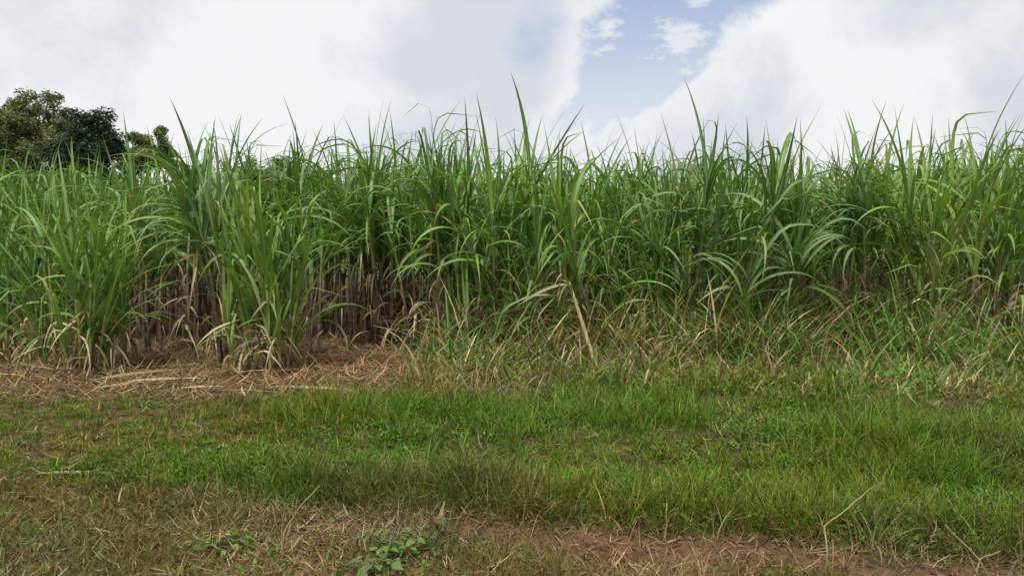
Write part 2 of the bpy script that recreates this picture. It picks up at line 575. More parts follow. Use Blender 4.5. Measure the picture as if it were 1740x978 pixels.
def shoot(clump, off, h, lean, lean_az, P):
    """one cane: stalk with its leaves"""
    h = min(HS, key=lambda q: abs(q - h))
    b = random.choice((0.02, 0.02, 0.09, 0.18))
    st = bpy.data.objects.new('stalk', STALKS[(h, b, 1 if P.get('steep') else 0)])
    st.location = off
    st.rotation_euler = (0, lean, lean_az)
    link(st, clump)
    TOPS[st.name] = stalk_point(h, b, 1.0)
    plane = random.uniform(0, math.pi)
    ls = P.get('ls', 1.0) * random.uniform(.82, 1.12)
    n_top = random.choice((2, 3, 3))
    side = 0
    tint = P['tint']
    for k in range(n_top):
        kd = random.choices(('erect', 'kink', 'arch'), (P.get('we', .6) * .8, P.get('wk', .42), .6))[0]
        side += 1
        add_leaf(kd, st, stalk_point(h, b, 1.0 - 0.05 * k), plane + math.pi * side + random.uniform(-.5, .5),
                 random.uniform(-.05, .1), ls * random.uniform(.85, 1.1), rcol(tint))
    lo = P.get('low', 0.6)
    z = 0.93
    nl = P.get('nl', 7)
    for k in range(nl):
        f = k / max(1, nl - 1)
        s = z - (z - lo) * f
        side += 1
        kd = random.choices(('erect', 'arch', 'flop', 'kink'), (.32 * (1 - f), .75, .25 + .5 * f, .1))[0]
        if random.random() < P.get('steep', .2): kd = 'steep'
        if h < 0.6: kd = 'young' if random.random() < .7 else 'arch'
        add_leaf(kd, st, stalk_point(h, b, s), plane + math.pi * side + random.uniform(-.8, .8),
                 random.uniform(-.05, .2), ls * random.uniform(.65, 1.0), rcol(tint))
    for k in range(P.get('dry', 2)):
        s = random.uniform(0.2, lo + .1)
        add_leaf('dryhang', st, stalk_point(h, b, s), random.uniform(0, 6.28), random.uniform(-.1, .3), random.uniform(.6, 1.0), rcol(random.choice(STRAW[3:] * 2 + STRAW[:2]) if clump.location.y < 11.3 else random.choice(STRAW[3:]), .3))  # rear rows get only dark straw, painting in the shade inside the stand
    return st


def cane_clump(px, base_py, label, group, P, y=None):
    if y is None:
        x, y = pix(px, base_py, 0.15)
    else:
        x = (px - CX) / F * y
    c = bpy.data.objects.new('sugarcane_clump', None)
    c.empty_display_size = 0.2
    c.location = (x, y, hz(x, y) - 0.02)
    link(c)
    tag(c, label, 'sugarcane', group)
    n = P.get('n', 4)
    first = None
    sp = P.get('spread', .13)
    for k in range(n):
        a = random.uniform(0, 6.28); r = sp * math.sqrt(random.random())
        hh = P['h'] * random.uniform(.85, 1.1)
        ln = abs(random.gauss(0.03, P.get('lean', .085)))
        if k and random.random() < .07: ln = random.uniform(.3, .65)
        st = shoot(c, (r * math.cos(a), r * math.sin(a) * .7, 0), hh, ln, a + random.gauss(0, .9), P)
        first = first or st
    for (kd, az, tilt, sc) in P.get('spikes', ()):
        o = add_leaf(kd, first, TOPS[first.name] - Vector((0, 0, random.uniform(.02, .15))), az - first.rotation_euler.z, tilt, sc, rcol(DK, .1))  # skyline spikes tinted dark, backlit silhouette put into their colour
    for k in range(P.get('till', 0) + (1 if px > 760 else 0)):
        a = random.uniform(0, 6.28)
        PP = dict(P); PP.update(low=.25, nl=4, dry=0, ls=P.get('tls', .95))
        shoot(c, (.2 * math.cos(a), .2 * math.sin(a) - .08, 0), random.choice((.22, .5, .8)), abs(random.gauss(.12, .13)), a, PP)
    for k in range(int(P.get('skirt', 0) * 1.2)):
        a = random.uniform(0, 6.28)
        add_leaf(random.choice(('dryout', 'dryfold', 'dryfold')), c, (.1 * math.cos(a), .1 * math.sin(a) - .05, random.uniform(.08, .55)), -math.pi / 2 + random.gauss(0, 1.0),
                 random.uniform(-.35, .4), random.uniform(.5, 1.0), rcol(random.choice(STRAW + STRAW[:3]), .3), 'dry_leaf')
    for k in range(P.get('pale', 0)):
        add_leaf(random.choice(('arch', 'flop', 'dryout')), c, (random.uniform(-.15, .15), -.1, random.uniform(.25, .75)), -math.pi / 2 + random.gauss(0, 1.1),
                 random.uniform(.15, .7), random.uniform(.55, .85), rcol(random.choice(((.25, .28, .13), (.33, .30, .17), (.17, .23, .09)))), 'pale_leaf')
    return c


# tints
DK, MD, BR, BL, YL = (.072, .152, .036), (.112, .218, .044), (.15, .262, .048), (.125, .212, .078), (.195, .285, .052)

# front row, left to right: (photo x, base y, look) -> what sets it apart, and a short way to refer to it
FRONT = [
 (18, 606, dict(h=1.10, steep=.75, tint=MD, low=0.25, nl=10, till=1, skirt=3), 'green sugarcane clump cut by the left edge of the picture', 'clump at the left edge'),
 (62, 612, dict(h=1.20, steep=.75, tint=MD, low=0.25, nl=10, till=0, skirt=5), 'slim green sugarcane clump with pale straw feet, next to the left edge clump', 'slim clump near the left edge'),
 (108, 622, dict(h=1.15, steep=.75, tint=MD, low=0.22, nl=11, till=1, skirt=6), 'dense green sugarcane clump left of the crossed straw leaves', 'dense clump left of the crossed straw'),
 (152, 632, dict(h=1.20, steep=.75, tint=BR, low=0.20, nl=12, n=6, till=2, skirt=11, lean=.1), 'bright bushy sugarcane clump standing on crossed straw leaves below the dark tree', 'bushy clump on crossed straw'),
 (205, 622, dict(h=1.20, steep=.75, tint=BR, low=0.25, nl=11, till=1, skirt=9), 'fresh green sugarcane clump with straw skirt, just right of the bushy straw footed clump', 'clump with the straw skirt'),
 (262, 600, dict(h=1.75, tint=MD, low=0.69, nl=10, till=0, skirt=4, dry=3), 'shaded sugarcane clump at the dark gap left of the two bare canes', 'clump at the dark gap'),
 (328, 612, dict(h=2.00, tint=DK, low=0.78, nl=9, n=3, spread=.06, dry=4, skirt=9, lean=.03), 'sugarcane clump with two bare brown canes showing down to the straw', 'two bare brown canes'),
 (382, 618, dict(h=1.75, spikes=(('kink', 0.1, .0, 1.05), ('arch', 0.2, .25, 1.15), ('arch', -.2, .4, 1.2), ('erect', 2.6, .1, 1.0)), tint=BL, low=0.78, nl=11, n=5, spread=.08, dry=4, skirt=10, ls=1.15, wk=.5), 'tall sugarcane clump with ragged pale stem and very broad arching leaves', 'ragged pale stemmed clump'),
 (432, 634, dict(h=1.25, steep=.75, tint=BR, low=0.20, nl=11, n=5, till=2, skirt=12, lean=.13), 'vivid green sugarcane clump leaning forward over the straw litter', 'vivid clump leaning over the litter'),
 (482, 632, dict(h=1.30, steep=.75, tint=BR, low=0.20, nl=12, n=6, till=2, skirt=9, lean=.16), 'vivid green sugarcane clump fanning out at the left of the dark hollow', 'fanning clump beside the hollow'),
 (540, 602, dict(h=2.00, spikes=(('arch', 0.0, .45, 1.2), ('erect', .2, .25, 1.1), ('kink', .1, .3, 1.0)), tint=MD, low=.6, nl=10, n=3, skirt=6, ls=1.12), 'sugarcane clump with a bare cane at the left rim of the dark hollow', 'left rim of the hollow'),
 (590, 588, dict(h=1.90, tint=MD, low=.72, nl=10, dry=4, skirt=4, ls=1.1), 'sugarcane clump set back in the left part of the dark hollow', 'left part of the hollow'),
 (635, 586, dict(h=1.90, tint=MD, low=.72, nl=10, n=5, dry=4, skirt=4), 'sugarcane clump set back in the middle of the dark hollow', 'middle of the hollow'),
 (672, 588, dict(h=1.90, tint=MD, low=.7, nl=10, n=5, spread=.18, dry=4, skirt=5), 'sugarcane clump with thin brown stems at the right of the dark hollow', 'thin brown stems of the hollow'),
 (715, 596, dict(h=1.90, tint=MD, low=.65, nl=10, n=5, dry=5, skirt=9), 'sugarcane clump over the red brown heap of dead leaves', 'red brown dead leaf heap'),
 (752, 600, dict(h=2.10, pale=2, spikes=(('kink', 0.1, -.02, 1.0), ('kink', .2, .2, .95), ('erect', 0, .3, .95), ('erect', 3.0, .35, .7)), tint=DK, low=.6, nl=10, n=4, dry=4, skirt=9, wk=1.0, we=.9), 'sugarcane clump whose dark folded leaf stands high left of the tallest spikes', 'high folded leaf'),
 (790, 604, dict(h=1.75, pale=4, steep=.75, tint=MD, low=0.35, nl=11, n=4, till=2, skirt=7), 'sugarcane clump between the high folded leaf and the tallest leaf spikes', 'gap beside the folded leaf'),
 (828, 604, dict(h=2.10, spikes=(('erect', 0, .02, 1.05), ('kink', .1, .12, 1.0), ('erect', .2, .2, 1.15), ('erect', -.2, .26, 1.2), ('erect', 0, .34, 1.15), ('kink', .1, .42, 1.05), ('erect', .1, .5, 1.0)), tint=BR, low=.55, nl=10, n=5, spread=.09, dry=3, skirt=5, we=2.5, ls=1.1), 'tallest sugarcane clump, its dark leaf spikes fanning up to the right', 'tallest spikes'),
 (872, 606, dict(h=1.60, pale=5, steep=.75, tint=MD, low=0.30, nl=11, n=4, till=4, skirt=6), 'sugarcane clump just right of the tallest spikes, leaves down to the weeds', 'right side of the tallest spikes'),
 (915, 606, dict(h=1.75, pale=8, tint=MD, low=.35, nl=10, n=4, till=4, skirt=7), 'mid height sugarcane clump behind the bent over pale leaves', 'bent over pale leaves'),
 (958, 606, dict(h=1.85, pale=5, tint=BR, low=.6, nl=10, n=5, dry=4, skirt=6, we=1.2), 'sugarcane clump with brown stem bundle left of the broken leaning cane', 'brown stem bundle'),
 (996, 606, dict(h=1.95, pale=5, spikes=(('erect', .1, .05, .95), ('erect', 0, .2, .95), ('erect', 3.1, .12, .95), ('kink', .2, .3, .9)), tint=MD, low=.62, nl=10, n=5, dry=4, skirt=7, we=1.4), 'sugarcane clump with upright spikes right above the broken leaning cane', 'upright spikes over the broken cane'),
 (1045, 602, dict(h=1.62, pale=3, tint=BR, low=.35, nl=10, n=4, till=3, skirt=4), 'lower sugarcane clump in tall weeds right of the broken leaning cane', 'low clump right of the broken cane'),
 (1090, 600, dict(h=1.52, tint=MD, low=.4, nl=9, n=4, till=3, skirt=4, dry=3), 'low sugarcane clump under the dip in the skyline', 'dip in the skyline'),
 (1128, 600, dict(h=1.52, tint=MD, low=.45, nl=9, n=4, till=2, skirt=3, dry=3), 'low sugarcane clump tucked against the tall dark brown stems', 'low clump by the dark stems'),
 (1166, 600, dict(h=2.10, spikes=(('erect', 0.1, -.06, .92), ('erect', 3.0, -.04, .9), ('kink', .1, .08, 1.0), ('kink', 3.1, .4, .9)), tint=DK, low=.62, nl=10, n=5, spread=.08, dry=4, skirt=4, we=2.2, ls=1.0, lean=.02), 'tall sugarcane clump with dark brown stem bundle and a lone upright spike', 'lone upright spike'),
 (1212, 600, dict(h=1.72, tint=BL, low=.5, nl=10, n=4, till=2, dry=3), 'grey green sugarcane clump right of the lone upright spike', 'grey green clump'),
 (1254, 600, dict(h=1.82, tint=MD, low=.5, nl=10, n=4, till=2, dry=3), 'sugarcane clump between the lone spike and the straw ringed canes', 'space before the straw ringed canes'),
 (1296, 600, dict(h=1.92, spikes=(('kink', 0.1, .05, .95), ('erect', .1, .25, 1.05), ('kink', 3.1, .1, .9)), tint=MD, low=.68, nl=10, n=4, spread=.1, dry=6, skirt=3), 'sugarcane clump with pale straw sheaths round its purple brown canes', 'straw ringed canes'),
 (1340, 600, dict(h=1.72, tint=BL, low=.6, nl=10, n=4, till=1, dry=3), 'sugarcane clump right of the straw ringed canes', 'right side of the straw ringed canes'),
 (1386, 598, dict(h=1.82, tint=BL, low=.6, nl=11, n=4, dry=3, ls=1.1), 'blue green sugarcane clump left of the thin grey stems', 'blue green clump'),
 (1430, 598, dict(h=1.97, tint=BL, low=.66, nl=11, n=5, dry=3, ls=1.1), 'sugarcane clump on thin grey stems below drooping blue green leaves', 'thin grey stems'),
 (1476, 600, dict(h=1.92, tint=BL, low=.6, nl=11, n=4, dry=3), 'sugarcane clump right of the thin grey stems, leaves arching left', 'clump right of the grey stems'),
 (1522, 602, dict(h=2.00, spikes=(('erect', 0, .0, 1.05), ('kink', .1, .1, 1.0), ('erect', .1, .25, 1.1), ('erect', 0, .4, 1.1), ('arch', 0, .3, 1.0)), tint=BR, low=.65, nl=10, n=5, dry=4, we=1.6, ls=1.1), 'tall sugarcane clump whose broad spikes top the right half of the row', 'broad spikes of the right half'),
 (1580, 612, dict(h=1.95, steep=.75, tint=YL, low=0.40, nl=12, n=5, spread=.1, till=2, dry=4, skirt=5, ls=1.1), 'yellow green sugarcane clump, the brightest of the row', 'yellow green clump'),
 (1626, 606, dict(h=1.92, tint=YL, low=.5, nl=11, n=4, dry=2, skirt=4, ls=1.05), 'light green sugarcane clump right beside the brightest yellow green one', 'light green clump'),
 (1672, 604, dict(h=1.92, pale=5, spikes=(('erect', 0, .05, 1.0), ('erect', .1, .2, 1.1), ('kink', .1, .3, 1.0)), tint=BR, low=.5, nl=11, n=4, dry=3, skirt=7), 'sugarcane clump dropping long arched straw leaves near the right edge', 'arched straw leaves'),
 (1720, 602, dict(h=1.95, pale=5, tint=BR, low=.45, nl=11, n=5, dry=3, skirt=8), 'tall green sugarcane clump cut by the right edge of the picture', 'clump at the right edge'),
]
for px, py, P, label, ref in FRONT:
    cane_clump(px, py, label, 'front row of sugarcane clumps', P)

# three more rows that show between and above the front row
ROWS = [(11.95, 'second row sugarcane clump behind the {}', 'second row of sugarcane clumps', dict(n=5, low=.5, nl=10, dry=2)),
        (13.0, 'third row sugarcane clump, tops seen above the {}', 'third row of sugarcane clumps', dict(n=6, low=.5, nl=9, dry=1)),
        (14.1, 'fourth row sugarcane clump, leaf tips seen over the {}', 'fourth row of sugarcane clumps', dict(n=5, low=.6, nl=8, dry=0))]
for ri, (yy, lab, grp, P0) in enumerate(ROWS):
    for k, (px, py, P, label, ref) in enumerate(FRONT):
        x0 = px + random.uniform(-14, 14) + (20 if ri % 2 == 0 else 0)
        h = 1.92 + 0.10 * ri + (.22 if 300 < px < 700 else 0) + (.22 if px > 1480 else 0) - (.18 if 1050 < px < 1150 else 0) - (.1 if px < 280 else 0)
        PP = dict(P0); PP.update(h=h * random.uniform(.9, 1.1), tint=random.choice((DK, MD, MD, BR)) if px < 1350 else random.choice((MD, BR, BL, BR)),
                                 spread=.22, we=random.uniform(.4, 1.0), wk=.35)
        cane_clump(x0, None, lab.format(ref), grp, PP, y=yy + random.uniform(-.18, .18))


# the rest of the field, and the row ends outside the picture: one mass
def build_field():
    Vs, Fs, UVs, Cs = [], [], [], []
    base = 0
    protos = [leaf_arrays(segs=6, **{k: v for k, v in spec(random.choice(('erect', 'erect', 'kink', 'arch', 'arch', 'arch', 'flop'))).items()}) for _ in range(60)]
    pts = []
    yy = 15.2
    while yy < 62:
        half = yy * .70 + 2.5
        stepx = 0.30 + 0.012 * (yy - 15)
        for x in np.arange(-half, half, stepx):
            pts.append((x + random.uniform(-.1, .1), yy + random.uniform(-.25, .25)))
        yy += 1.1 + 0.045 * (yy - 15)
    for yy in (10.7, 11.9, 13.0, 14.1):          # ends of the near rows, out of the picture
        e0 = yy * .6745 + .55
        for x in np.arange(e0, e0 + 2.6, .16):
            for s in (-1, 1):
                pts.append((s * (x + random.uniform(-.08, .08)), yy + random.uniform(-.2, .2)))
    for (x, y) in pts:
        tint = np.array(random.choice((DK, MD, MD, BR)))
        h = random.uniform(1.85, 2.4) + (.1 if x > 4 else 0)
        zb = hz(x, y)
        nL = 11 if y < 30 else 7
        for k in range(nL):
            V, Fq, UV = random.choice(protos)
            a = random.uniform(0, 6.28); sc = random.uniform(.75, 1.1)
            ca, sa = math.cos(a) * sc, math.sin(a) * sc
            W = np.empty_like(V)
            W[:, 0] = V[:, 0] * ca - V[:, 1] * sa + x
            W[:, 1] = V[:, 0] * sa + V[:, 1] * ca + y
            low = .35 if y < 15 else .55
            W[:, 2] = V[:, 2] * sc + zb + h * (1 - (1 - low) * (k / nL) ** 1.2)
            Vs.append(W); Fs.append(Fq + base); UVs.append(UV); base += len(V)
            Cs.append(np.tile(tint * random.uniform(.75, 1.25), (len(V), 1)))
        if y < 19:
            tv, tf = tube([(x, y, zb - .02), (x + .03, y, zb + h * .5), (x + .05, y, zb + h)], [.018, .017, .01], 5)
            Vs.append(tv); Fs.append(tf + base); base += len(tv)
            UVs.append(np.full((len(tv), 2), (.2, .3)))
            Cs.append(np.tile(np.array((.12, .085, .06)), (len(tv), 1)))
    me = mesh_np('sugarcane_field', np.concatenate(Vs), [np.concatenate(Fs)], M_field, vcol=np.concatenate(Cs), uv=np.concatenate(UVs))
    tag(link(bpy.data.objects.new('sugarcane_field', me)), 'deep mass of green sugarcane behind the front rows', 'sugarcane', kind='stuff')


build_field()


# ------------------------------------------------------------------ trees and bushes behind the field
def leaf_cloud(centers, radii, n, size, cols, seed):
    rg = np.random.default_rng(seed)
    centers = np.array(centers); radii = np.array(radii)
    w = radii ** 2; w = w / w.sum()
    idx = rg.choice(len(centers), n, p=w)
    d = rg.normal(size=(n, 3)); d /= np.linalg.norm(d, axis=1)[:, None]
    r = radii[idx] * (0.15 + 1.15 * rg.random(n) ** .7)
    c = centers[idx] + d * r[:, None] * np.array((1, 1, .8))
    a = rg.normal(size=(n, 3)); a[:, 2] *= .6; a /= np.linalg.norm(a, axis=1)[:, None]
    b = np.cross(a, rg.normal(size=(n, 3))); b /= np.linalg.norm(b, axis=1)[:, None]
    s = size * (.6 + .8 * rg.random(n))[:, None]
    V = np.stack([c - a * s, c + b * s * .42 - a * s * .1, c + a * s, c - b * s * .42 - a * s * .1], 1).reshape(-1, 3)
    Fq = np.arange(4 * n).reshape(n, 4)
    cl = np.array(cols)[idx % len(cols)] * (.75 + .5 * rg.random(n))[:, None]
    return V, Fq, np.repeat(cl, 4, 0)


def bark_mat():
    m, g = new_mat('tree_bark')
    geo = g.n('ShaderNodeNewGeometry').outputs['Position']
    nz = g.noise(geo, 9.0, 5)
    c = g.mix(nz, (0.10, 0.075, 0.055), (0.22, 0.18, 0.14))
    leafy(g, c, .9, 0.0, .1, bump=nz)
    return m


M_bark = bark_mat()


def tree(name, label, px, py_top, y, blobs, cols, n, size, seed, trunk_h, cat='tree', fork=True):
    """blobs: (photo x, photo y, radius in photo pixels, depth offset m)"""
    k = y / F
    x0 = (px - CX) * k
    e = bpy.data.objects.new(name, None)
    e.location = (x0, y, .15)
    link(e)
    tag(e, label, cat, 'trees and bushes behind the cane')
    rg = random.Random(seed)
    cs, rs = [], []
    for (bx, by, br, dy) in blobs:
        C = np.array(((bx - CX) * k - x0, dy, CAMZ + (HOR - by) * k - .15))
        rr = br * k
        m = max(6, int(br / 2.6))
        for _ in range(m):
            d = np.array((rg.gauss(0, 1), rg.gauss(0, 1), rg.gauss(0, .8)))
            d = d / np.linalg.norm(d) * rr * rg.uniform(.3, .95)
            cs.append(C + d); rs.append(rr * rg.uniform(.2, .5))
    V, Fq, cl = leaf_cloud(cs, rs, n, size, cols, seed)
    cr = bpy.data.objects.new('crown', mesh_np('crown', V, [Fq], M_tree, vcol=cl, smooth=False))
    cr['kind'] = 'stuff'
    link(cr, e)
    r0 = .03 * trunk_h + .04
    V, Fq = tube([(0, 0, -.1), (.1, 0, trunk_h * .5), (.05, .05, trunk_h)], [r0 * 1.4, r0, r0 * .8], 8)
    link(bpy.data.objects.new('trunk', mesh_np('trunk', V, [Fq], M_bark)), e)
    for (bx, by, br, dy) in blobs:
        C = ((bx - CX) * k - x0, dy, CAMZ + (HOR - by) * k - .15)
        p0 = (.05, .05, trunk_h * .96)
        mid = ((p0[0] + C[0]) / 2 + rg.uniform(-.2, .2), (p0[1] + C[1]) / 2, (p0[2] + C[2]) / 2 - .1)
        V, Fq = tube([p0, mid, C, (C[0] + rg.uniform(-.3, .3), C[1], C[2] + br * k * .7)], [r0 * .55, r0 * .4, r0 * .22, .01], 6)
        link(bpy.data.objects.new('limb', mesh_np('limb', V, [Fq], M_bark)), e)


OL = [(.125, .165, .06), (.165, .19, .075), (.085, .12, .042), (.25, .235, .11)]
DG = [(.030, .055, .030), (.042, .070, .034), (.024, .044, .026)]
tree('olive_tree', 'airy olive green tree with sky gaps at the left edge', 40, 140, 38,
     [(5, 190, 42, 0), (48, 178, 30, .5), (48, 215, 36, -.4), (92, 172, 24, 0), (98, 205, 28, .6), (15, 245, 46, 0), (70, 250, 44, .3), (115, 222, 22, 0), (-40, 215, 55, 0), (40, 285, 50, 0), (95, 285, 30, .5), (-30, 280, 50, .4), (70, 195, 24, .3), (25, 215, 34, .4), (110, 240, 26, 0)],
     OL, 52000, .075, 3, 3.2)
tree('dark_tree', 'dark dense tree right of the airy olive tree', 150, 180, 36,
     [(165, 212, 32, 0), (150, 245, 48, 0), (178, 250, 30, .3), (125, 270, 42, 0), (172, 290, 42, 0), (120, 310, 45, .3), (175, 325, 45, 0)],
     DG, 46000, .075, 5, 2.8)
tree('small_tree', 'small olive tree between the dark tree and the cane tops', 258, 215, 40,
     [(228, 235, 17, 0), (250, 240, 20, .4), (275, 232, 18, 0), (240, 268, 28, 0), (285, 252, 20, 0), (270, 280, 30, 0), (222, 290, 26, 0), (298, 275, 18, 0), (310, 290, 20, .3), (215, 270, 20, .2), (255, 255, 20, .2)],
     OL, 26000, .07, 8, 2.6)
tree('leafy_bush', 'round dark green bush showing above the cane behind the broad arching leaves', 470, 245, 17,
     [(440, 300, 34, 0), (475, 296, 32, .2), (510, 302, 32, 0), (450, 325, 45, 0), (500, 330, 45, 0), (548, 310, 28, 0)],
     [(.045, .10, .028), (.06, .13, .035), (.035, .08, .022)], 12000, .036, 12, 1.6, 'bush')
tree('leafy_bush', 'leafy green bush seen far off in the skyline dip left of the lone spike', 1085, 322, 24,
     [(1070, 345, 24, 0), (1095, 350, 24, 0), (1040, 358, 22, .2), (1120, 365, 22, 0)],
     [(.055, .12, .028), (.07, .14, .033)], 7000, .04, 13, 1.6, 'bush')


# ------------------------------------------------------------------ grass and straw
def blade_mesh(name, P, H, az, lean, curve, W, C, segs=2, mat=M_grass):
    n = len(P)
    k = segs * 2 + 1
    V = np.zeros((n, k, 3))
    p = P.copy()
    lat = np.stack([-np.sin(az), np.cos(az), np.zeros(n)], 1)
    tw = RNG.normal(0, .9, n)
    cosz = np.cos(tw)[:, None]
    lat = lat * cosz + np.stack([np.cos(az), np.sin(az), np.zeros(n)], 1) * np.sin(tw)[:, None]
    V[:, 0] = p - lat * (W / 2)[:, None]; V[:, 1] = p + lat * (W / 2)[:, None]
    for q in range(1, segs + 1):
        th = lean + curve * ((q - .5) / segs)
        st = (H / segs)
        p = p + np.stack([np.sin(th) * np.cos(az) * st, np.sin(th) * np.sin(az) * st, np.cos(th) * st], 1)
        if q < segs:
            w = (W * (1 - .45 * q / segs) / 2)[:, None]
            V[:, 2 * q] = p - lat * w; V[:, 2 * q + 1] = p + lat * w
        else:
            V[:, 2 * q] = p
    off = (np.arange(n) * k)[:, None]
    quads = np.concatenate([off + np.array([[2 * q, 2 * q + 1, 2 * q + 3, 2 * q + 2]]) for q in range(segs - 1)])
    tris = off + np.array([[2 * segs - 2, 2 * segs - 1, 2 * segs]])
    CC = np.repeat(C, k, 0)
    return mesh_np(name, V.reshape(-1, 3), [quads, tris], mat, vcol=CC, smooth=True)


def scatter(n, y0, y1, pw=1.3):
    """points on the ground, denser near the camera; a margin outside the picture"""
    u = RNG.random(n)
    if abs(pw - 1) < 1e-6:
        y = y0 * (y1 / y0) ** u
    else:
        a = 1 - pw
        y = (y0 ** a + u * (y1 ** a - y0 ** a)) ** (1 / a)
    x = (RNG.random(n) * 2 - 1) * (y * .70 + .9)
    return x, y


def zones(x, y):
    """how grassy, dry, tall the place is"""
    e = edge(x)
    d = y - e
    leftw = 1 - sstep(-3.2, -1.4, x)               # left end: the bank fades out into short turf
    wob = (fbm(x, y, .8, 20) - .5) * 1.2
    straw_line = 7.35 + .35 * sstep(-1.5, 4.5, x) + wob * (.5 + .8 * sstep(-1.2, .5, x))
    litter = sstep(-.35 - .45 * sstep(-1.2, .5, x), .35 + .45 * sstep(-1.2, .5, x), y - straw_line)
    midright = sstep(-1.35, -.65, x + wob * .25)
    return e, d, leftw, litter, midright


GREENS = np.array([(.115, .21, .016), (.085, .185, .015), (.155, .24, .022), (.06, .145, .014)])
OLIVE = np.array([(.145, .155, .04), (.175, .17, .05), (.12, .135, .036)])
STR = np.array([(.30, .24, .13), (.22, .165, .085), (.40, .33, .20), (.16, .105, .06)])
RUST = np.array([(.30, .165, .085), (.25, .13, .07), (.36, .22, .12)])


def pick(arr, n):
    return arr[RNG.integers(0, len(arr), n)] * (.78 + .44 * RNG.random(n))[:, None]


def tufts(n, y0, y1, pw, per, spread):
    """points gathered in tufts: x, y, tuft id, outward azimuth"""
    m = max(1, n // per)
    tx, ty = scatter(m, y0, y1, pw)
    t = RNG.integers(0, m, n)
    r = np.abs(RNG.normal(0, 1, n)) * spread * (.5 + RNG.random(m))[t]
    a = RNG.random(n) * 6.283
    return tx[t] + r * np.cos(a), ty[t] + r * np.sin(a), t, a, m


